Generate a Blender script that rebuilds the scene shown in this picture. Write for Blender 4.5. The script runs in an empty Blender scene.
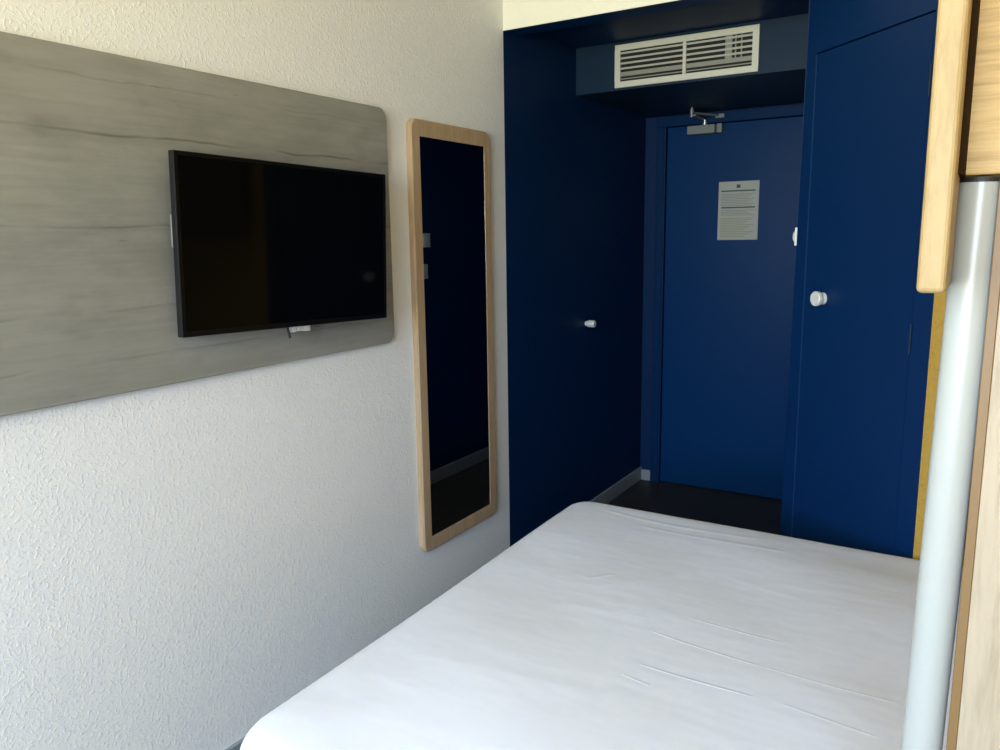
import bpy, bmesh, math
from mathutils import Vector, Matrix

scene = bpy.context.scene
COL = scene.collection
R = math.radians

# ------------------------------------------------------------------ materials
def new_mat(name, color, rough=0.6, metal=0.0, spec=0.5):
    m = bpy.data.materials.new(name)
    m.use_nodes = True
    b = m.node_tree.nodes['Principled BSDF']
    b.inputs['Base Color'].default_value = (*color, 1)
    b.inputs['Roughness'].default_value = rough
    b.inputs['Metallic'].default_value = metal
    b.inputs['Specular IOR Level'].default_value = spec
    return m

def nd(m, kind, **kw):
    n = m.node_tree.nodes.new(kind)
    for k, v in kw.items():
        setattr(n, k, v)
    return n

def lk(m, a, b):
    m.node_tree.links.new(a, b)

def bsdf(m):
    return m.node_tree.nodes['Principled BSDF']

def coords(m, scale=(1, 1, 1), rot=(0, 0, 0)):
    tc = nd(m, 'ShaderNodeTexCoord')
    mp = nd(m, 'ShaderNodeMapping')
    mp.inputs['Scale'].default_value = scale
    mp.inputs['Rotation'].default_value = rot
    lk(m, tc.outputs['Object'], mp.inputs['Vector'])
    return mp.outputs['Vector']

def noise(m, vec, scale, detail=4, rough=0.55, dist=0.0):
    n = nd(m, 'ShaderNodeTexNoise')
    n.inputs['Scale'].default_value = scale
    n.inputs['Detail'].default_value = detail
    n.inputs['Roughness'].default_value = rough
    n.inputs['Distortion'].default_value = dist
    lk(m, vec, n.inputs['Vector'])
    return n.outputs['Fac']

def ramp(m, fac, stops):
    r = nd(m, 'ShaderNodeValToRGB')
    els = r.color_ramp.elements
    while len(els) < len(stops):
        els.new(0.5)
    for e, (p, c) in zip(els, stops):
        e.position = p
        e.color = (*c, 1) if len(c) == 3 else c
    lk(m, fac, r.inputs['Fac'])
    return r.outputs['Color']

def mathn(m, op, a, b=None, clamp=False):
    n = nd(m, 'ShaderNodeMath', operation=op, use_clamp=clamp)
    for i, v in enumerate((a, b)):
        if v is None:
            continue
        if isinstance(v, (int, float)):
            n.inputs[i].default_value = v
        else:
            lk(m, v, n.inputs[i])
    return n.outputs[0]

def mix(m, fac, a, b, blend='MIX'):
    n = nd(m, 'ShaderNodeMix', data_type='RGBA', blend_type=blend)
    if isinstance(fac, (int, float)):
        n.inputs[0].default_value = fac
    else:
        lk(m, fac, n.inputs[0])
    for i, v in ((6, a), (7, b)):
        if isinstance(v, tuple):
            n.inputs[i].default_value = (*v, 1)
        else:
            lk(m, v, n.inputs[i])
    return n.outputs[2]

def bump(m, height, strength, dist):
    b = nd(m, 'ShaderNodeBump')
    b.inputs['Strength'].default_value = strength
    b.inputs['Distance'].default_value = dist
    lk(m, height, b.inputs['Height'])
    lk(m, b.outputs['Normal'], bsdf(m).inputs['Normal'])

def plaster(name, color, strength=0.5, dist=0.006, rough=0.75, scale=75, spec=0.2):
    """painted roughcast wall: random lumps and short ridges"""
    m = new_mat(name, color, rough, spec=spec)
    v = coords(m)
    a = noise(m, v, scale, 3, 0.6, 0.4)
    lump = ramp(m, a, [(0.50, (0, 0, 0)), (0.70, (1, 1, 1))])
    b = noise(m, v, scale * 0.35, 2)
    h = mathn(m, 'ADD', mathn(m, 'MULTIPLY', lump, 1.0), mathn(m, 'MULTIPLY', b, 0.6))
    bump(m, h, strength, dist)
    big = noise(m, v, 2.0, 2)
    c = mix(m, mathn(m, 'MULTIPLY', big, 0.10), tuple(color), tuple(x * 0.8 for x in color))
    lk(m, c, bsdf(m).inputs['Base Color'])
    return m

def oak(name, base, dark, grain=(1, 1, 1), scale=18, rough=0.5, amount=0.7):
    """grain runs along the axis whose scale is small"""
    m = new_mat(name, base, rough, spec=0.3)
    v = coords(m, grain)
    f = noise(m, v, scale, 6, 0.65, 0.6)
    g = noise(m, v, scale * 4, 4, 0.6)
    s = mathn(m, 'ADD', mathn(m, 'MULTIPLY', f, 0.65), mathn(m, 'MULTIPLY', g, 0.35))
    c = ramp(m, s, [(0.36, dark), (0.40 + 0.2 * amount, base), (0.8, tuple(min(1, x * 1.08) for x in base))])
    lk(m, c, bsdf(m).inputs['Base Color'])
    bump(m, s, 0.08, 0.002)
    return m

M = {}
M['white_wall'] = plaster('white_roughcast', (0.79, 0.79, 0.775), 0.27, 0.004, scale=100)
M['white_paint'] = plaster('white_lintel_paint', (0.80, 0.78, 0.66), 0.2, 0.003)
M['ceiling'] = plaster('ceiling_white', (0.82, 0.80, 0.72), 0.15, 0.003)
M['blue_wall'] = plaster('blue_roughcast', (0.0012, 0.019, 0.072), 0.15, 0.004, 0.5, spec=0.15)
M['blue_paint'] = new_mat('blue_paint', (0.0010, 0.0205, 0.083), 0.42, spec=0.22)
M['blue_dim'] = new_mat('blue_satin_paint', (0.0012, 0.022, 0.076), 0.45, spec=0.08)
M['blue_grey'] = new_mat('blue_grey_paint', (0.005, 0.021, 0.046), 0.5, spec=0.2)
M['door_blue'] = new_mat('door_blue', (0.0012, 0.030, 0.108), 0.36, spec=0.09)
M['blue_highlight'] = new_mat('edge_highlight_blue', (0.012, 0.045, 0.12), 0.4, spec=0.4)  # lighter blue that paints a highlight on the door edge
M['mustard'] = plaster('mustard_roughcast', (0.42, 0.25, 0.040), 0.4, 0.005, 0.7)
M['skirting'] = new_mat('grey_skirting', (0.24, 0.26, 0.28), 0.45)
M['floor'] = new_mat('dark_floor', (0.030, 0.031, 0.032), 0.5, spec=0.3)
def _floor():
    m = M['floor']
    v = coords(m, (1.0, 8.0, 1.0))
    c = ramp(m, noise(m, v, 9, 4), [(0.3, (0.022, 0.023, 0.024)), (0.7, (0.040, 0.040, 0.040))])
    lk(m, c, bsdf(m).inputs['Base Color'])
_floor()

def panel_mat():
    m = new_mat('grey_plank_laminate', (0.2, 0.2, 0.18), 0.55, spec=0.3)
    v = coords(m, (1, 0.36, 1.0))
    cloud = noise(m, v, 4.5, 7, 0.66, 0.2)
    vf = coords(m, (1, 0.06, 1.0))
    fine = noise(m, vf, 70, 4, 0.6)
    blot = noise(m, coords(m, (1, 0.55, 1)), 9, 3, 0.5)
    c = ramp(m, cloud, [(0.30, (0.205, 0.203, 0.178)), (0.50, (0.262, 0.258, 0.228)), (0.70, (0.305, 0.302, 0.270))])
    c = mix(m, mathn(m, 'MULTIPLY', ramp(m, fine, [(0.35, (1, 1, 1)), (0.6, (0, 0, 0))]), 0.16), c, (0.10, 0.098, 0.085))
    dash = noise(m, coords(m, (1, 0.10, 1)), 60, 2, 0.5)
    c = mix(m, mathn(m, 'MULTIPLY', ramp(m, dash, [(0.22, (1, 1, 1)), (0.27, (0, 0, 0))]), 0.55), c, (0.08, 0.078, 0.068))
    c = mix(m, mathn(m, 'MULTIPLY', ramp(m, blot, [(0.24, (1, 1, 1)), (0.40, (0, 0, 0))]), 0.40), c, (0.13, 0.128, 0.112))
    # plank joints: fading dark cracks along y at three heights
    tc = nd(m, 'ShaderNodeTexCoord')
    sp = nd(m, 'ShaderNodeSeparateXYZ')
    lk(m, tc.outputs['Object'], sp.inputs[0])
    wob = noise(m, coords(m, (1, 1, 0.2)), 6.0, 3)
    fade = noise(m, coords(m, (0.1, 1, 0.1)), 3.2, 2)
    tot = None
    for z0, w, k in ((0.575, 0.0045, 0.7), (0.375, 0.004, 0.62), (0.19, 0.005, 0.32), (0.08, 0.004, 0.3), (0.69, 0.004, 0.25)):
        d = mathn(m, 'ABSOLUTE', mathn(m, 'SUBTRACT', mathn(m, 'ADD', sp.outputs[2], mathn(m, 'MULTIPLY', mathn(m, 'SUBTRACT', wob, 0.5), 0.022)), z0))
        q = mathn(m, 'SUBTRACT', 1.0, mathn(m, 'DIVIDE', d, w), True)
        q = mathn(m, 'MULTIPLY', q, k)
        tot = q if tot is None else mathn(m, 'MAXIMUM', tot, q)
    fd = ramp(m, fade, [(0.40, (0.05, 0.05, 0.05)), (0.56, (1, 1, 1))])
    tot = mathn(m, 'MULTIPLY', tot, fd)
    c = mix(m, tot, c, (0.075, 0.07, 0.055))
    lk(m, c, bsdf(m).inputs['Base Color'])
    bump(m, cloud, 0.06, 0.003)
    return m
M['panel'] = panel_mat()
M['panel_edge'] = new_mat('grey_panel_edge', (0.16, 0.16, 0.15), 0.6)
M['tv_black'] = new_mat('television_plastic', (0.003, 0.003, 0.003), 0.3, spec=0.2)
M['tv_side'] = new_mat('television_casing', (0.009, 0.0095, 0.009), 0.5, spec=0.25)
M['tv_screen'] = new_mat('television_glass', (0.0012, 0.0014, 0.0014), 0.06, spec=0.11)
M['silver'] = new_mat('silver_metal', (0.22, 0.23, 0.23), 0.45, 0.5)
M['chrome'] = new_mat('bright_metal', (0.75, 0.76, 0.76), 0.25, 0.8)
M['grey_metal'] = new_mat('grey_metal', (0.17, 0.19, 0.18), 0.5, 0.2)
M['black'] = new_mat('black_rubber', (0.006, 0.006, 0.006), 0.6)
M['vent_white'] = new_mat('vent_cream', (0.62, 0.61, 0.50), 0.5)
M['vent_flap'] = new_mat('vent_blade', (0.26, 0.26, 0.21), 0.5)
M['vent_slat'] = new_mat('vent_slat_cream', (0.44, 0.43, 0.35), 0.5)
M['vent_dark'] = new_mat('vent_hollow', (0.012, 0.012, 0.011), 0.8)
M['paper'] = new_mat('white_paper', (0.40, 0.40, 0.35), 0.7)
M['print_dark'] = new_mat('printed_grey_green', (0.055, 0.075, 0.06), 0.7)
M['print_soft'] = new_mat('printed_pale_text', (0.25, 0.255, 0.225), 0.7)
M['print_glare'] = new_mat('printed_text_glare', (0.31, 0.30, 0.17), 0.7)  # lower print, tinted yellow to paint a glare on the sheet
M['knob'] = new_mat('pale_knob', (0.66, 0.66, 0.60), 0.45)
M['switch'] = new_mat('switch_plastic', (0.66, 0.66, 0.62), 0.4)
M['mirror'] = new_mat('mirror_glass', (0.78, 0.80, 0.80), 0.015, 1.0)
M['bevel'] = new_mat('mirror_bevel', (0.85, 0.87, 0.87), 0.12, 1.0)
M['post'] = new_mat('post_enamel', (0.335, 0.34, 0.315), 0.30, spec=0.5)
M['oak_mirror'] = oak('mirror_oak', (0.44, 0.31, 0.185), (0.36, 0.25, 0.145), (6, 6, 0.5), 10)
M['oak_end'] = oak('oak_board_end', (0.31, 0.215, 0.095), (0.245, 0.165, 0.065), (9, 2, 1.6), 9)
M['oak_panel'] = oak('oak_guard_board', (0.50, 0.33, 0.13), (0.36, 0.22, 0.07), (0.7, 1, 14), 9)
M['oak_pale'] = oak('oak_pale_upright', (0.35, 0.28, 0.195), (0.265, 0.205, 0.135), (7, 2, 0.7), 8, 0.45)
M['oak_strip'] = new_mat('oak_edge_strip', (0.165, 0.090, 0.026), 0.5)
M['board_shade'] = new_mat('painted_shade_brown', (0.022, 0.012, 0.005), 0.85, spec=0.03)  # shade on the side board, put into a dark brown
M['mattress'] = new_mat('mattress_ticking', (0.7, 0.7, 0.7), 0.8)
M['bed_base'] = new_mat('bed_base_grey', (0.06, 0.06, 0.065), 0.8)
M['bed_leg'] = new_mat('bed_leg_black', (0.02, 0.02, 0.02), 0.5)

BED_Z = 0.514
def sheet_mat():
    m = new_mat('white_cotton_sheet', (0.66, 0.69, 0.79), 0.85, spec=0.15)
    tc = nd(m, 'ShaderNodeTexCoord')
    big = noise(m, coords(m, (1.0, 2.2, 0.0), (0, 0, R(12))), 2.2, 3, 0.5)
    mid = noise(m, coords(m, (1.0, 2.4, 0.0), (0, 0, R(-14))), 2.5, 3, 0.5)
    h = mathn(m, 'ADD', mathn(m, 'MULTIPLY', big, 2.2), mathn(m, 'MULTIPLY', mid, 0.6))
    sp = nd(m, 'ShaderNodeSeparateXYZ')
    lk(m, tc.outputs['Object'], sp.inputs[0])
    # thin creases in the cotton, in metres on the bed top
    ox, oy = (BX0 + BX1) / 2, (BY0 + BY1) / 2
    for (x0, y0, x1, y1, w, k) in CREASES:
        x0, x1, y0, y1 = x0 - ox, x1 - ox, y0 - oy, y1 - oy
        L = math.hypot(x1 - x0, y1 - y0)
        ux, uy = (x1 - x0) / L, (y1 - y0) / L
        # along and across
        al = mathn(m, 'ADD', mathn(m, 'MULTIPLY', mathn(m, 'SUBTRACT', sp.outputs[0], x0), ux), mathn(m, 'MULTIPLY', mathn(m, 'SUBTRACT', sp.outputs[1], y0), uy))
        ac = mathn(m, 'ADD', mathn(m, 'MULTIPLY', mathn(m, 'SUBTRACT', sp.outputs[0], x0), -uy), mathn(m, 'MULTIPLY', mathn(m, 'SUBTRACT', sp.outputs[1], y0), ux))
        bow = mathn(m, 'MULTIPLY', mathn(m, 'MULTIPLY', al, mathn(m, 'SUBTRACT', L, al)), -0.22)
        d = mathn(m, 'ABSOLUTE', mathn(m, 'SUBTRACT', ac, bow))
        q = mathn(m, 'SUBTRACT', 1.0, mathn(m, 'DIVIDE', d, w), True)
        e = mathn(m, 'MULTIPLY', mathn(m, 'MULTIPLY', al, mathn(m, 'SUBTRACT', L, al)), 14.0 / (L * L), True)
        q = mathn(m, 'MULTIPLY', mathn(m, 'MULTIPLY', q, e), k * 0.55)
        h = mathn(m, 'ADD', h, q)
    bump(m, h, 0.22, 0.012)
    return m

# ------------------------------------------------------------------ mesh helpers
def build(name, bm, mats, parent=None, loc=None, smooth=False):
    """link a bmesh given in world metres; loc = origin of the object (world) when it is top level,
    children are stored relative to their parent's origin"""
    me = bpy.data.meshes.new(name)
    bmesh.ops.recalc_face_normals(bm, faces=bm.faces[:])
    o = bpy.data.objects.new(name, me)
    if parent is not None:
        off = parent.get('_org')
        org = Vector(off) if off is not None else Vector((0, 0, 0))
        bmesh.ops.translate(bm, verts=bm.verts[:], vec=-org)
        o.parent = parent
        o['_org'] = tuple(org)
    else:
        org = Vector(loc) if loc is not None else Vector((0, 0, 0))
        bmesh.ops.translate(bm, verts=bm.verts[:], vec=-org)
        o.location = org
        o['_org'] = tuple(org)
    bm.to_mesh(me)
    bm.free()
    for m in (mats if isinstance(mats, (list, tuple)) else [mats]):
        me.materials.append(m)
    if smooth:
        for p in me.polygons:
            p.use_smooth = True
    COL.objects.link(o)
    return o

def empty(name, loc, label=None, cat=None, kind=None, group=None):
    o = bpy.data.objects.new(name, None)
    o.empty_display_size = 0.05
    o.location = loc
    o['_org'] = tuple(loc)
    COL.objects.link(o)
    tag(o, label, cat, kind, group)
    return o

def tag(o, label=None, cat=None, kind=None, group=None):
    if label: o['label'] = label
    if cat: o['category'] = cat
    if kind: o['kind'] = kind
    if group: o['group'] = group
    return o

def box(bm, x0, x1, y0, y1, z0, z1, bevel=0.0, seg=2, mi=0):
    r = bmesh.ops.create_cube(bm, size=1.0)
    vs = r['verts']
    for v in vs:
        v.co = Vector((x0 + (v.co.x + .5) * (x1 - x0), y0 + (v.co.y + .5) * (y1 - y0), z0 + (v.co.z + .5) * (z1 - z0)))
    fs = set(f for v in vs for f in v.link_faces)
    for f in fs:
        f.material_index = mi
    if bevel > 0:
        es = list(set(e for v in vs for e in v.link_edges))
        bmesh.ops.bevel(bm, geom=es, offset=bevel, segments=seg, profile=0.5, affect='EDGES')
    return vs

def B(x0, x1, y0, y1, z0, z1, bevel=0.0, seg=2):
    bm = bmesh.new()
    box(bm, x0, x1, y0, y1, z0, z1, bevel, seg)
    return bm

def rounded_outline(u0, u1, v0, v1, r, n=8):
    pts = []
    for cu, cv, a0 in ((u1 - r, v1 - r, 0), (u0 + r, v1 - r, 90), (u0 + r, v0 + r, 180), (u1 - r, v0 + r, 270)):
        for i in range(n + 1):
            a = R(a0 + 90 * i / n)
            pts.append((cu + r * math.cos(a), cv + r * math.sin(a)))
    return pts

def plate_x(x0, x1, y0, y1, z0, z1, r, chamfer=0.002):
    """rounded rectangle plate lying in the yz plane, x0 = back, x1 = front"""
    bm = bmesh.new()
    rings = []
    for x, d in ((x0, 0), (x1 - chamfer, 0), (x1, chamfer)):
        rings.append([bm.verts.new((x, u, v)) for u, v in rounded_outline(y0 + d, y1 - d, z0 + d, z1 - d, max(r - d, .0005))])
    n = len(rings[0])
    for a, b in zip(rings, rings[1:]):
        for i in range(n):
            bm.faces.new((a[i], a[(i + 1) % n], b[(i + 1) % n], b[i]))
    bm.faces.new(rings[0])
    bm.faces.new(rings[-1])
    return bm

def ring_plate_x(x0, x1, y0, y1, z0, z1, r, bo, ro=0.002, ch=0.003):
    """rounded frame in the yz plane with a rectangular opening inset by bo=(left,right,bottom,top)"""
    bm = bmesh.new()
    n = 8
    iy0, iy1, iz0, iz1 = y0 + bo[0], y1 - bo[1], z0 + bo[2], z1 - bo[3]
    seq = [(x0, 0, False), (x1 - ch, 0, False), (x1, ch, False), (x1, 0, True), (x0, 0, True)]
    rings = []
    for x, d, inner in seq:
        if inner:
            pts = rounded_outline(iy0, iy1, iz0, iz1, ro, n)
        else:
            pts = rounded_outline(y0 + d, y1 - d, z0 + d, z1 - d, r - d, n)
        rings.append([bm.verts.new((x, u, v)) for u, v in pts])
    k = len(rings[0])
    for a, b in zip(rings, rings[1:] + rings[:1]):
        for i in range(k):
            bm.faces.new((a[i], a[(i + 1) % k], b[(i + 1) % k], b[i]))
    return bm

def lathe(bm, base, axis, profile, n=28, mi=0):
    """profile: list of (distance along axis, radius)"""
    axis = Vector(axis).normalized()
    t = axis.cross(Vector((0, 0, 1)))
    if t.length < 1e-4:
        t = Vector((1, 0, 0))
    t.normalize()
    s = axis.cross(t)
    base = Vector(base)
    rings = []
    for d, r in profile:
        c = base + axis * d
        rings.append([bm.verts.new(c + (t * math.cos(2 * math.pi * i / n) + s * math.sin(2 * math.pi * i / n)) * r) for i in range(n)])
    for a, b in zip(rings, rings[1:]):
        for i in range(n):
            f = bm.faces.new((a[i], a[(i + 1) % n], b[(i + 1) % n], b[i]))
            f.material_index = mi
    bm.faces.new(rings[0]); bm.faces.new(rings[-1])

def tube(bm, p0, p1, r, n=16):
    p0, p1 = Vector(p0), Vector(p1)
    lathe(bm, p0, p1 - p0, [(0, r), ((p1 - p0).length, r)], n)

def set_smooth_angle(o, ang=35):
    me = o.data
    for p in me.polygons:
        p.use_smooth = True
    b = bmesh.new(); b.from_mesh(me)
    for e in b.edges:
        if len(e.link_faces) == 2 and e.calc_face_angle(0) > R(ang):
            e.smooth = False
    b.to_mesh(me); b.free()

def bevel_box_part(name, x0, x1, y0, y1, z0, z1, mat, parent, bevel=0.002, seg=2):
    return build(name, B(x0, x1, y0, y1, z0, z1, bevel, seg), mat, parent)

# ------------------------------------------------------------------ room dimensions (metres)
CEIL = 2.52
YB = -1.6            # window wall behind the camera
Y1 = 2.778           # front of the lintel
YD = 4.311           # entry door wall
XR = 2.56            # right wall
CX, CY = 1.092, 2.978        # corner where the diagonal wall starts
EX, EY = 1.561, 2.509        # corner where the diagonal wall meets the mustard wall
LZ = 2.245           # underside of the lintel

def struct(name, bm, mat):
    return tag(build(name, bm, mat), kind='structure')

struct('floor', B(-0.15, XR + 0.15, YB - 0.15, YD + 0.15, -0.1, 0.0), M['floor'])
struct('ceiling', B(-0.15, XR + 0.15, YB - 0.15, YD + 0.15, CEIL, CEIL + 0.1), M['ceiling'])
struct('wall_left', B(-0.15, 0.0, YB - 0.15, Y1, 0, CEIL), M['white_wall'])
struct('wall_alcove', B(-0.15, 0.0, Y1, YD + 0.15, 0, CEIL), M['blue_wall'])
struct('wall_right', B(XR, XR + 0.15, YB - 0.15, EY + 0.1, 0, CEIL), M['mustard'])
struct('wall_far_right', B(EX, XR, EY, EY + 0.1, 0, CEIL), M['mustard'])

# window wall behind the camera, with its opening
WX0, WX1, WZ0, WZ1 = 0.15, 2.30, 0.85, 2.25
bm = bmesh.new()
box(bm, 0, WX0, YB - 0.15, YB, 0, CEIL)
box(bm, WX1, XR, YB - 0.15, YB, 0, CEIL)
box(bm, WX0, WX1, YB - 0.15, YB, 0, WZ0)
box(bm, WX0, WX1, YB - 0.15, YB, WZ1, CEIL)
struct('wall_back', bm, M['white_paint'])
win = empty('window_1', ((WX0 + WX1) / 2, YB - 0.1, WZ0), kind='structure')
bm = bmesh.new()
box(bm, WX0, WX0 + .05, YB - .11, YB - .06, WZ0, WZ1, .003)
box(bm, WX1 - .05, WX1, YB - .11, YB - .06, WZ0, WZ1, .003)
box(bm, WX0 + .05, WX1 - .05, YB - .11, YB - .06, WZ0, WZ0 + .05, .003)
box(bm, WX0 + .05, WX1 - .05, YB - .11, YB - .06, WZ1 - .05, WZ1, .003)
build('window_frame', bm, M['post'], win)

# lintel over the entry alcove: white face, blue underside
bm = bmesh.new()
box(bm, 0.0, CX + CY - Y1 + .002, Y1, Y1 + 0.012, LZ, CEIL)
struct('wall_lintel', bm, M['white_paint'])
bm = bmesh.new()
vs = [(0, Y1 + .012), (CX + CY - Y1 - .012, Y1 + .012), (CX + .02, CY), (CX + .0, Y1 + .11), (0, Y1 + .11)]
vs = [(0, Y1 + .0005), (CX + CY - Y1 - .0005, Y1 + .0005), (CX + CY - Y1 - .10, Y1 + .10), (0, Y1 + .10)]
lo = [bm.verts.new((x, y, LZ - .002)) for x, y in vs]
hi = [bm.verts.new((x, y, CEIL if i > 1 else LZ - .0005)) for i, (x, y) in enumerate(vs)]
bm.faces.new(lo)
for i in range(4):
    bm.faces.new((lo[i], lo[(i + 1) % 4], hi[(i + 1) % 4], hi[i]))
struct('trim_1', bm, M['blue_dim'])
struct('ceiling_alcove', B(0, CX + .02, Y1 + .10, 3.43, 2.297, 2.36), M['blue_wall'])

# air bulkhead box over the entry
BY = 3.424
bm = bmesh.new()
box(bm, 0.0, CX + .03, BY, YD, 2.092, 2.297)
struct('trim_2', bm, M['blue_grey'])

# walls round the entry
struct('wall_entry_right', B(CX, CX + 0.1, CY + .02, YD + .15, 0, CEIL), M['blue_wall'])
bm = bmesh.new()
# door wall with an opening
DX0, DX1, DZ = 0.127, 0.965, 2.030
box(bm, 0.0, 0.068, YD, YD + .15, 0, 2.30)
box(bm, 1.022, CX + .1, YD, YD + .15, 0, 2.30)
box(bm, 0.068, 1.022, YD, YD + .15, 2.088, 2.30)
box(bm, 0.068, 1.022, YD + .08, YD + .15, 0, 2.088)
struct('wall_entry', bm, M['blue_wall'])

def prism(bm, pts, z0, z1):
    lo = [bm.verts.new((x, y, z0)) for x, y in pts]
    hi = [bm.verts.new((x, y, z1)) for x, y in pts]
    bm.faces.new(lo); bm.faces.new(hi)
    n = len(pts)
    for i in range(n):
        bm.faces.new((lo[i], lo[(i + 1) % n], hi[(i + 1) % n], hi[i]))

# diagonal wall: blue, holding a narrow door. s runs along the wall, t out of it (towards the room)
S = math.sqrt(.5)
def dg(s, t=0.0):
    return (CX + s * S - t * S, CY - s * S - t * S)
DL = math.hypot(EX - CX, EY - CY)
D0, D1, DH = 0.066, 0.584, 2.040
LEAN_T, LEAN_B = .018, -.012      # the free corner is not quite plumb
bm = bmesh.new()
prism(bm, [dg(0), dg(D0 - .003), dg(D0 - .003, -.1), dg(.1, -.1)], 0, CEIL)
for v in bm.verts:
    if (Vector((v.co.x, v.co.y)) - Vector(dg(0))).length < 1e-3:
        d_ = (LEAN_T if v.co.z > 1 else LEAN_B) * S
        v.co.x += d_; v.co.y -= d_
prism(bm, [dg(D1 + .003), dg(DL), dg(DL + .02, -.1), dg(D1 + .003, -.1)], 0, CEIL)
prism(bm, [dg(D0 - .003), dg(D1 + .003), dg(D1 + .003, -.1), dg(D0 - .003, -.1)], DH + .005, CEIL)
prism(bm, [dg(D0 - .003, -.05), dg(D1 + .003, -.05), dg(D1 + .003, -.1), dg(D0 - .003, -.1)], 0, DH + .005)
struct('wall_diagonal', bm, M['blue_paint'])

# skirtings
bm = bmesh.new()
box(bm, 0.0, 0.012, YB, YD, 0.0, 0.078, 0.003)
struct('baseboard_left', bm, M['skirting'])
bm = bmesh.new()
box(bm, 0.0125, 0.067, YD - .012, YD, 0.0, 0.064, 0.002)
struct('baseboard_entry', bm, M['skirting'])
struct('baseboard_entry_right', B(CX - .012, CX, CY + .02, YD - .02, 0, .078, .003), M['skirting'])
struct('baseboard_right', B(XR - .012, XR, YB, EY, 0, .078, .003), M['skirting'])

# ------------------------------------------------------------------ entry door
d1 = empty('door_1', ((DX0 + DX1) / 2, YD, 0), kind='structure')
bm = bmesh.new()
for x0, x1 in ((0.069, DX0 - .003), (DX1 + .003, 1.021)):
    box(bm, x0, x1, YD - .016, YD + .06, 0, DZ + .003, .003)
    box(bm, x0 + .012, x1 - .012, YD - .021, YD - .015, 0, DZ + .003, .002)
box(bm, 0.069, 1.021, YD - .016, YD + .06, DZ + .003, 2.087, .003)
build('door_frame', bm, M['blue_dim'], d1)
leaf = build('door_leaf', B(DX0, DX1, YD, YD + .045, 0.006, DZ, .003), M['door_blue'], d1)
# overhead closer: body, end cap, spindle and folded arm
cl = build('door_closer', B(.252, .402, YD - .050, YD, 1.978, 2.024, .004), M['grey_metal'], d1)
bm = B(.412, .440, YD - .050, YD, 1.977, 2.025, .003)
build('end_cap', bm, M['grey_metal'], cl)
build('end_joint', B(.4015, .4125, YD - .044, YD, 1.981, 2.021), M['black'], cl)
bm = bmesh.new()
lathe(bm, (.343, YD - .028, 2.024), (0, 0, 1), [(0, .013), (.012, .013), (.014, .009), (.030, .009)], 20)
build('spindle', bm, M['chrome'], cl)
bm = bmesh.new()
box(bm, .333, .353, YD - .22, YD - .016, 2.048, 2.056, .002)
lathe(bm, (.330, YD - .210, 2.044), (0, 0, 1), [(0, .010), (.04, .010), (.042, .006), (.058, .006)], 16)
build('main_arm', bm, M['silver'], cl)
bm = bmesh.new()
tube(bm, (.330, YD - .205, 2.066), (.425, YD - .030, 2.066), .006)
build('forearm', bm, M['grey_metal'], cl)
bm = bmesh.new()
box(bm, .400, .450, YD - .045, YD - .017, 2.052, 2.074, .003)
build('bracket', bm, M['grey_metal'], cl)

# A4 notice on the entry door
nt = empty('notice', (.527, YD - .002, 1.42), 'white printed notice sheet fixed to the blue entry door below its closer', 'notice')
NX0, NX1, NZ0, NZ1 = .422, .635, 1.418, 1.725
sheet = build('paper_sheet', B(NX0, NX1, YD - .0025, YD - .0005, NZ0, NZ1), M['paper'], nt)
def strip_lines(name, rows, mat):
    bm = bmesh.new()
    for x0, x1, z, h in rows:
        a = [bm.verts.new(c) for c in ((x0, YD - .0031, z), (x1, YD - .0031, z), (x1, YD - .0031, z + h), (x0, YD - .0031, z + h))]
        bm.faces.new(a)
    return build(name, bm, mat, nt)
strip_lines('heading_bar', [(NX0 + .014, NX1 - .018, 1.672, .007), (NX0 + .016, NX1 - .018, 1.585, .007)], M['print_dark'])
strip_lines('emblem', [(.517, .537, 1.690, .018)], M['print_dark'])
rows = []
for i in range(8):
    rows.append((NX0 + .014, NX1 - (.020 + .018 * ((i * 7) % 3)), 1.657 - i * .0085, .0035))
for i in range(4):
    rows.append((NX0 + .014, NX1 - (.020 + .02 * ((i * 5) % 3)), 1.572 - i * .0085, .0035))
strip_lines('small_text', rows, M['print_soft'])
rows = []
for i in range(12):
    rows.append((NX0 + .014, NX1 - (.022 + .016 * ((i * 5) % 4)), 1.530 - i * .0088, .004))
strip_lines('lower_text', rows, M['print_glare'])

# ------------------------------------------------------------------ diagonal door
d2 = empty('door_2', (*dg((D0 + D1) / 2), 0), kind='structure')
bm = bmesh.new()
prism(bm, [dg(D0, -.0015), dg(D1, -.0015), dg(D1, -.04), dg(D0, -.04)], 0.006, DH)
build('door_leaf', bm, M['blue_paint'], d2)
bm = bmesh.new()
kp = dg(.172, -.0015)
lathe(bm, (kp[0], kp[1], 1.229), (-S, -S, 0), [(0, .020), (.003, .021), (.008, .019), (.014, .019), (.019, .0245), (.022, .0255), (.032, .0255), (.035, .023)], 32)
kb = build('knob', bm, M['knob'], d2, smooth=False); set_smooth_angle(kb)
kb['label'] = 'pale round door knob'
bm = bmesh.new()
prism(bm, [dg(D0 - .0028, -.004), dg(D0 - .0028, .0006), dg(D0 - .0008, .0006), dg(D0 - .0008, -.004)], 0.006, DH)
build('edge_strip', bm, M['blue_highlight'], d2)  # thin added strip carrying the painted edge highlight
for z in (1.86, 1.14, 0.30):
    bm = bmesh.new()
    p = dg(D1 + .004, .003)
    tube(bm, (*p, z - .045), (*p, z + .045), .004, 12)
    set_smooth_angle(build('hinge', bm, M['blue_grey'], d2))

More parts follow.
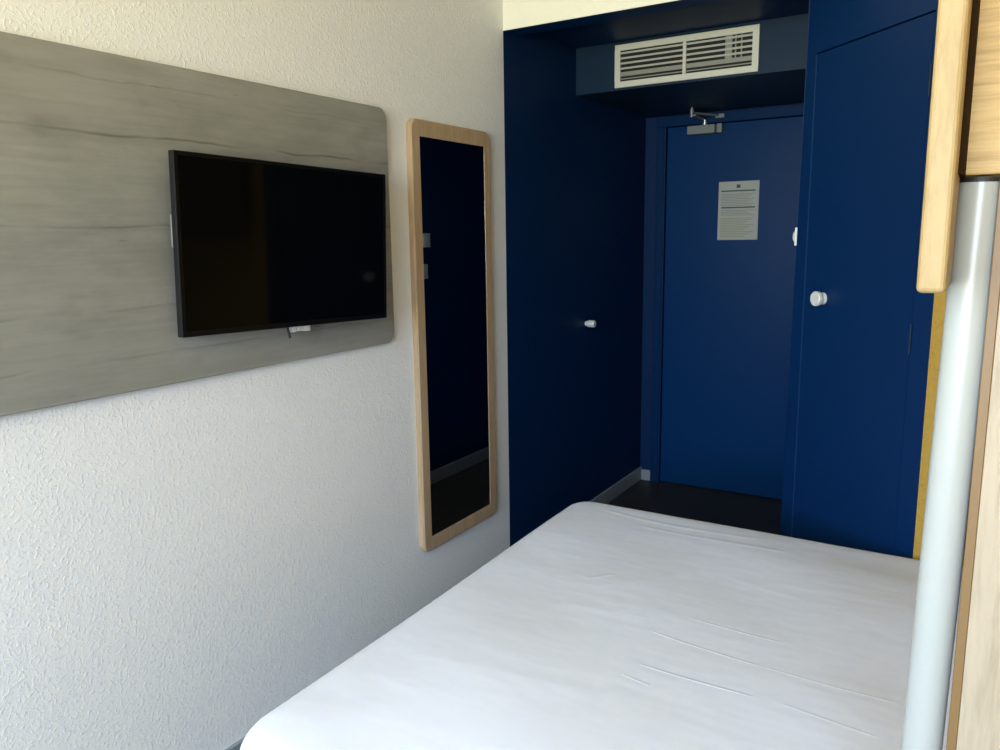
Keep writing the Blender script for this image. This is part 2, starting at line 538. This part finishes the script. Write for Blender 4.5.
# ------------------------------------------------------------------ air vent
VX0, VX1, VZ0, VZ1 = .197, .826, 2.101, 2.283
vt = empty('air_vent', ((VX0 + VX1) / 2, BY, VZ0), 'cream slatted air vent grille in the blue bulkhead above the entry door', 'air vent')
bw = .026
bm = bmesh.new()
for a in ((VX0, VX1, VZ1 - bw, VZ1), (VX0, VX1, VZ0, VZ0 + bw)):
    box(bm, a[0], a[1], BY - .012, BY, a[2], a[3], .002)
for a in ((VX0, VX0 + bw), (VX1 - bw, VX1)):
    box(bm, a[0], a[1], BY - .0118, BY, VZ0 + bw - .002, VZ1 - bw + .002, .0)
build('frame', bm, M['vent_white'], vt)
vmx = .516
build('mullion', B(vmx - .007, vmx + .007, BY - .0125, BY - .0004, VZ0 + bw, VZ1 - bw, .001), M['vent_white'], vt)
build('backing', B(VX0 + bw, VX1 - bw, BY - .0012, BY - .0002, VZ0 + bw, VZ1 - bw), M['vent_dark'], vt)
hh = VZ1 - VZ0 - 2 * bw
for bay, (a, b) in enumerate(((VX0 + bw, vmx - .007), (vmx + .007, VX1 - bw))):
    n = 6
    for i in range(n):
        zc = VZ0 + bw + hh * (i + .5) / n
        bm = bmesh.new()
        if i == 1:
            box(bm, a, b, BY - .0085, BY - .0055, zc - .0115, zc + .0070, .0008)
        elif i == 0:
            box(bm, a, b, BY - .0065, BY - .0045, zc - .003, zc + .002, .0008)
        else:
            box(bm, a, b, BY - .0105, BY - .0065, zc - .0042, zc + .0042, .0008)
        build('slat', bm, M['vent_flap'] if i < 2 else M['vent_slat'], vt)
for x0, x1 in ((.688, .716), (.728, .733), (.752, .757)):
    build('upright_fin', B(x0, x1, BY - .0062, BY - .0014, VZ0 + bw + .035, VZ1 - bw), M['vent_flap'], vt)

# ------------------------------------------------------------------ knobs and switches on the blue walls
bm = bmesh.new()
lathe(bm, (0.0, 3.540, 1.020), (1, 0, 0), [(-.004, .012), (.006, .0125), (.012, .0165), (.018, .018), (.046, .018), (.050, .0155)], 28)
k = build('coat_peg', bm, M['knob'], loc=(0, 3.540, 1.020)); set_smooth_angle(k)
tag(k, 'small pale round peg sticking out of the dark blue side wall', 'peg')

def wall_switch(y0, y1, z0, z1, label, bulge=False):
    e = empty('light_switch', (CX, (y0 + y1) / 2, z0), label, 'switch')
    build('switch_plate', B(CX - .010, CX, y0, y1, z0, z1, .002), M['switch'], e)
    zc, yc = (z0 + z1) / 2, (y0 + y1) / 2
    if bulge:
        bm = bmesh.new()
        lathe(bm, (CX - .010, yc, zc), (-1, 0, 0), [(0, .021), (.006, .020), (.010, .014), (.012, .004)], 24)
        set_smooth_angle(build('dial', bm, M['switch'], e), 50)
    else:
        build('rocker', B(CX - .013, CX - .010, y0 + .014, y1 - .014, z0 + .014, z1 - .014, .001), M['switch'], e)
wall_switch(2.998 + .002, 3.062, 1.405, 1.470, 'white round-dialled wall control jutting from the edge of the diagonal blue wall', True)
wall_switch(3.590, 3.668, 1.400, 1.478, 'upper pale switch on the entry side wall, reflected in the mirror')
wall_switch(3.560, 3.636, 1.222, 1.305, 'lower pale switch on the entry side wall, reflected in the mirror')

# ------------------------------------------------------------------ grey panel with the television
PY0, PY1, PZ0, PZ1 = -0.35, 2.022, 1.113, 1.858
wp = build('wall_panel', plate_x(0.0, 0.02, PY0, PY1, PZ0, PZ1, 0.036), M['panel'], loc=(0, (PY0 + PY1) / 2, PZ0))
tag(wp, 'long grey plank-effect wall panel with rounded corners behind the television', 'wall panel')

TVC = Vector((0.085, 1.5383, 1.4349))
tv = empty('television', TVC, 'flat black television hung on the grey wall panel', 'television')
TW, TH = .3538, .2170     # half sizes
TX = .0               # front face distance from the wall panel
def TVB(x0, x1, y0, y1, z0, z1, bevel=0, seg=2):
    return B(TVC.x + x0, TVC.x + x1, TVC.y + y0, TVC.y + y1, TVC.z + z0, TVC.z + z1, bevel, seg)
build('casing', TVB(TX - .020, TX, -TW, TW, -TH, TH, .002), M['tv_side'], tv)
bm = bmesh.new()
for a in ((-TW + .001, TW - .001, TH - .010, TH - .001), (-TW + .001, TW - .001, -TH + .001, -TH + .014)):
    o_ = TVC
    box(bm, o_.x + TX - .001, o_.x + TX + .002, o_.y + a[0], o_.y + a[1], o_.z + a[2], o_.z + a[3])
for a in ((-TW + .001, -TW + .010), (TW - .010, TW - .001)):
    box(bm, o_.x + TX - .001, o_.x + TX + .002, o_.y + a[0], o_.y + a[1], o_.z - TH + .014, o_.z + TH - .010)
build('bezel', bm, M['tv_black'], tv)
build('screen', TVB(TX - .001, TX + .0008, -TW + .010, TW - .010, -TH + .014, TH - .010), M['tv_screen'], tv)
build('rear_housing', TVB(-.045, TX - .020, -.20, .20, -.15, .12, .006), M['tv_black'], tv)
build('wall_bracket', TVB(-.0625, -.045, -.05, .05, -.05, .05), M['grey_metal'], tv)
build('side_clip', TVB(TX - .025, TX - .0195, -TW - .001, -TW + .03, -.005, .072, .0015), M['silver'], tv)
bm = bmesh.new()
tube(bm, TVC + Vector((TX - .024, -.020, -TH + .01)), TVC + Vector((TX - .020, -.012, -TH - .032)), .0035, 10)
build('cable_end', bm, M['black'], tv)
bm = bmesh.new()
for y, w, z, h in ((.008, .016, -.012, .018), (.026, .024, -.010, .012), (.050, .024, -.012, .014)):
    box(bm, TVC.x + TX - .040, TVC.x + TX - .022, TVC.y + y - .01, TVC.y + y - .01 + w, TVC.z - TH + z - .006, TVC.z - TH + z + h, .002)
build('connector', bm, M['switch'], tv)
tv.rotation_euler = (R(-1.392), R(1.116), R(-3.08))

# ------------------------------------------------------------------ mirror
MY0, MY1, MZ0, MZ1 = 2.142, 2.640, 0.318, 1.846
mr = empty('wall_mirror', (0, (MY0 + MY1) / 2, MZ0), 'tall mirror in a pale oak frame with rounded corners on the white wall', 'mirror')
build('frame', ring_plate_x(0.0, 0.022, MY0, MY1, MZ0, MZ1, .034, (.046, .048, .053, .056), .002, .005), M['oak_mirror'], mr)
GY0, GY1, GZ0, GZ1 = MY0 + .046, MY1 - .048, MZ0 + .053, MZ1 - .056
build('mirror_glass', B(0.004, 0.0205, GY0 + .0002, GY1 - .003, GZ0 + .0002, GZ1 - .0002), M['mirror'], mr)
bm = bmesh.new()
a = [(0.0208, GY1 - .0032, GZ0 + .001), (0.0208, GY1 - .0032, GZ1 - .001), (0.0182, GY1 - .0002, GZ1 - .001), (0.0182, GY1 - .0002, GZ0 + .001)]
bm.faces.new([bm.verts.new(c) for c in a])
build('glass_bevel', bm, M['bevel'], mr)

# ------------------------------------------------------------------ double bed
BX0, BX1, BY0, BY1 = 0.478, 2.520, 0.862, 2.498
CREASES = []
CREASES = [(1.094, 1.513, 1.345, 1.505, .005, .60), (1.121, 1.778, 1.348, 1.763, .005, .42), (1.059, 1.667, 1.325, 1.632, .005, .40),
           (1.325, 1.632, 1.598, 1.640, .005, .30), (1.393, 1.509, 1.577, 1.497, .005, .32), (0.600, 2.393, 1.150, 2.368, .016, .70),
           (0.778, 2.316, 1.250, 2.309, .014, .55), (1.076, 1.455, 1.144, 1.442, .005, .35), (0.832, 1.815, 1.057, 2.061, .05, .50),
           (0.800, 1.700, 1.037, 1.724, .03, .45), (0.796, 1.859, 0.858, 1.925, .01, .4), (1.15, 2.05, 1.55, 2.0, .05, .5),
           (0.62, 1.30, 1.05, 1.36, .05, .45)]
M['sheet'] = sheet_mat()
bed = empty('double_bed', ((BX0 + BX1) / 2, (BY0 + BY1) / 2, 0), 'double bed with a smooth white fitted sheet filling the foreground', 'bed')
def bed_mesh():
    bm = bmesh.new()
    RC, re = .11, .062
    zt, zb = BED_Z, .26
    prof = [(0.012, zb), (0.0, zb + .03), (0.0, zt - re)]
    for i in range(1, 9):
        a = R(90 * i / 8)
        prof.append((re * (1 - math.cos(a)), zt - re + re * math.sin(a)))
    for i in range(1, 31):
        prof.append((re + (.74 - re) * i / 30, zt))
    n = 24
    rings = []
    for d, z in prof:
        x0, x1, y0, y1 = BX0 + d, BX1 - d, BY0 + d, BY1 - d
        r = max(RC - d * .6, .02)
        rf = max(RC * .75 - d * .6, .02)
        r = min(r, (y1 - y0) / 2 - .001)
        pts = []
        corners = ((x1 - rf, y1 - rf, 0, rf), (x0 + rf, y1 - rf, 90, rf), (x0 + r, y0 + r, 180, r), (x1 - r, y0 + r, 270, r))
        for ci, (cu, cv, a0, r) in enumerate(corners):
            arc = [(cu + r * math.cos(R(a0 + 90 * i / 10)), cv + r * math.sin(R(a0 + 90 * i / 10))) for i in range(11)]
            nx = corners[(ci + 1) % 4]
            q0 = arc[-1]
            q1 = (nx[0] + nx[3] * math.cos(R(nx[2])), nx[1] + nx[3] * math.sin(R(nx[2])))
            pts += arc
            for j in range(1, n):
                pts.append((q0[0] + (q1[0] - q0[0]) * j / n, q0[1] + (q1[1] - q0[1]) * j / n))
        ring = []
        for x, y in pts:
            x -= .026 * (y - .9) / 1.6 * (1 - (x - BX0) / (BX1 - BX0))
            soft = min(1, d / .25)
            dz = .006 * math.sin(3.1 * x + 1.2 * y) * math.sin(4.3 * y - .8 * x) * soft + .004 * soft
            dz += .0035 * math.sin(9.0 * x + 3.0 * y) * math.sin(2.2 * x - 7.0 * y) * min(1, max(0, d - .02) / .1)
            side = .004 * math.sin(7 * x + 5 * y) if z < zt - .01 else 0
            ring.append(bm.verts.new((x, y, z + dz + side * .5)))
        rings.append(ring)
    k = len(rings[0])
    for a, b in zip(rings, rings[1:]):
        for i in range(k):
            bm.faces.new((a[i], a[(i + 1) % k], b[(i + 1) % k], b[i]))
    bm.faces.new(rings[0]); bm.faces.new(rings[-1])
    return bm
mt = build('sheeted_mattress', bed_mesh(), M['sheet'], bed, smooth=True)
build('bed_base', B(BX0 + .03, BX1 - .03, BY0 + .03, BY1 - .03, .10, .262, .006), M['bed_base'], bed)
for x in (BX0 + .10, BX1 - .10):
    for y in (BY0 + .10, BY1 - .10):
        bm = bmesh.new()
        lathe(bm, (x, y, 0), (0, 0, 1), [(0, .022), (.10, .028)], 20)
        set_smooth_angle(build('leg', bm, M['bed_leg'], bed))

# ------------------------------------------------------------------ bunk bed above it, at the right edge
bk = empty('bunk_bed', (1.66, .81, 0), 'oak bunk bed on a round white post at the right edge, above the double bed', 'bunk bed')
sb = build('side_board', B(1.6302, 1.6505, .690, 2.44, 1.4045, 1.86, .004, 3), M['oak_end'], bk)
sb['label'] = 'thin pale oak board seen end on'
build('shade_strip', B(1.6506, 1.6545, .74, .799, 1.4965, 1.86, .0005), M['board_shade'], bk)  # added strip standing in for the shaded side of the board
gp = build('guard_board', B(1.6512, 2.50, .800, .822, 1.4985, 1.86, .002), M['oak_panel'], bk)
build('far_board', B(1.6512, 2.50, 2.42, 2.44, 1.4985, 1.86, .002), M['oak_panel'], bk)
build('mattress_platform', B(1.6512, 2.53, .824, 2.418, 1.530, 1.560), M['oak_panel'], bk)
build('bunk_mattress', B(1.670, 2.52, .85, 2.40, 1.561, 1.69, .03, 4), M['mattress'], bk)
def post(x0, x1, y, top, name='post'):
    bm = bmesh.new()
    p0, p1 = Vector((x0, y, 0)), Vector((x1, y, top))
    L = (p1 - p0).length
    lathe(bm, p0, p1 - p0, [(0, .0178), (L, .0178)], 40)
    o = build(name, bm, M['post'], bk); set_smooth_angle(o)
    bm = bmesh.new()
    lathe(bm, p1 - (p1 - p0).normalized() * .001, p1 - p0, [(0, .0183), (.004, .0183)], 40)
    c = build('post_ring', bm, M['black'], o)
    return o
pt = post(1.6445, 1.6665, .811, 1.4935); pt['label'] = 'round white enamelled post'
post(2.490, 2.490, .811, 1.4935)
UX0, UX1 = 1.6795, 1.7225
up = build('upright_board', B(UX0 + .008, UX1, .7915, .825, 0.0, 1.494, .0008), M['oak_pale'], bk)
up['label'] = 'pale oak upright with a darker edge strip'
build('edge_strip', B(UX0, UX0 + .0078, .7925, .825, 0.0, 1.494, .0006), M['oak_strip'], up)
build('edge_strip', B(UX1 + .0002, UX1 + .008, .7925, .825, 0.0, 1.494, .0006), M['oak_strip'], up)

# ------------------------------------------------------------------ light through the window
def area(name, loc, rot, sx, sy, energy, color, spread=180):
    l = bpy.data.lights.new(name, 'AREA')
    l.shape = 'RECTANGLE'
    l.size, l.size_y = sx, sy
    l.energy = energy
    l.color = color
    l.spread = R(spread)
    o = bpy.data.objects.new(name, l)
    o.location = loc
    o.rotation_euler = rot
    COL.objects.link(o)
    return o
# daylight from the sky, coming in and downwards
area('sky_light', ((WX0 + WX1) / 2, YB - .14, 1.60), (R(90 - 31), 0, 0), 2.1, 1.35, 126, (0.54, 0.73, 1.0), 130)
# warm light thrown up from the sunlit ground outside
area('ground_bounce', ((WX0 + WX1) / 2, YB - .14, 1.50), (R(90 + 48), 0, 0), 2.1, 1.3, 82, (1.0, 0.80, 0.20), 112)

w = bpy.data.worlds.new('World')
scene.world = w
w.use_nodes = True
w.node_tree.nodes['Background'].inputs[0].default_value = (0.75, 0.85, 1.0, 1)
w.node_tree.nodes['Background'].inputs[1].default_value = 0.4

# ------------------------------------------------------------------ camera
F, YAW, PIT, ROL, CAX, CAZ = 782.571, 0.5523607, 0.1747570, -0.0150528, 1.6742832, 1.4525463
cy, sy, cp, sp_ = math.cos(YAW), math.sin(YAW), math.cos(PIT), math.sin(PIT)
fw = Vector((-sy * cp, cy * cp, -sp_))
rt = Vector((cy, sy, 0))
upv = rt.cross(fw)
cr, sr = math.cos(ROL), math.sin(ROL)
r2, u2 = rt * cr + upv * sr, upv * cr - rt * sr
cam = bpy.data.cameras.new('camera')
cam.sensor_fit = 'HORIZONTAL'
cam.sensor_width = 36.0
cam.lens = F / 1000 * 36.0
cam.clip_start = 0.02
co = bpy.data.objects.new('camera', cam)
m = Matrix((r2, u2, -fw)).transposed().to_4x4()
m.translation = Vector((CAX, 0, CAZ))
co.matrix_world = m
COL.objects.link(co)
scene.camera = co

scene.view_settings.view_transform = 'Standard'
scene.view_settings.look = 'None'
scene.view_settings.exposure = 0.0
scene.cycles.use_denoising = True
scene.cycles.max_bounces = 10
scene.cycles.diffuse_bounces = 6
for o in bpy.data.objects:
    if '_org' in o:
        del o['_org']
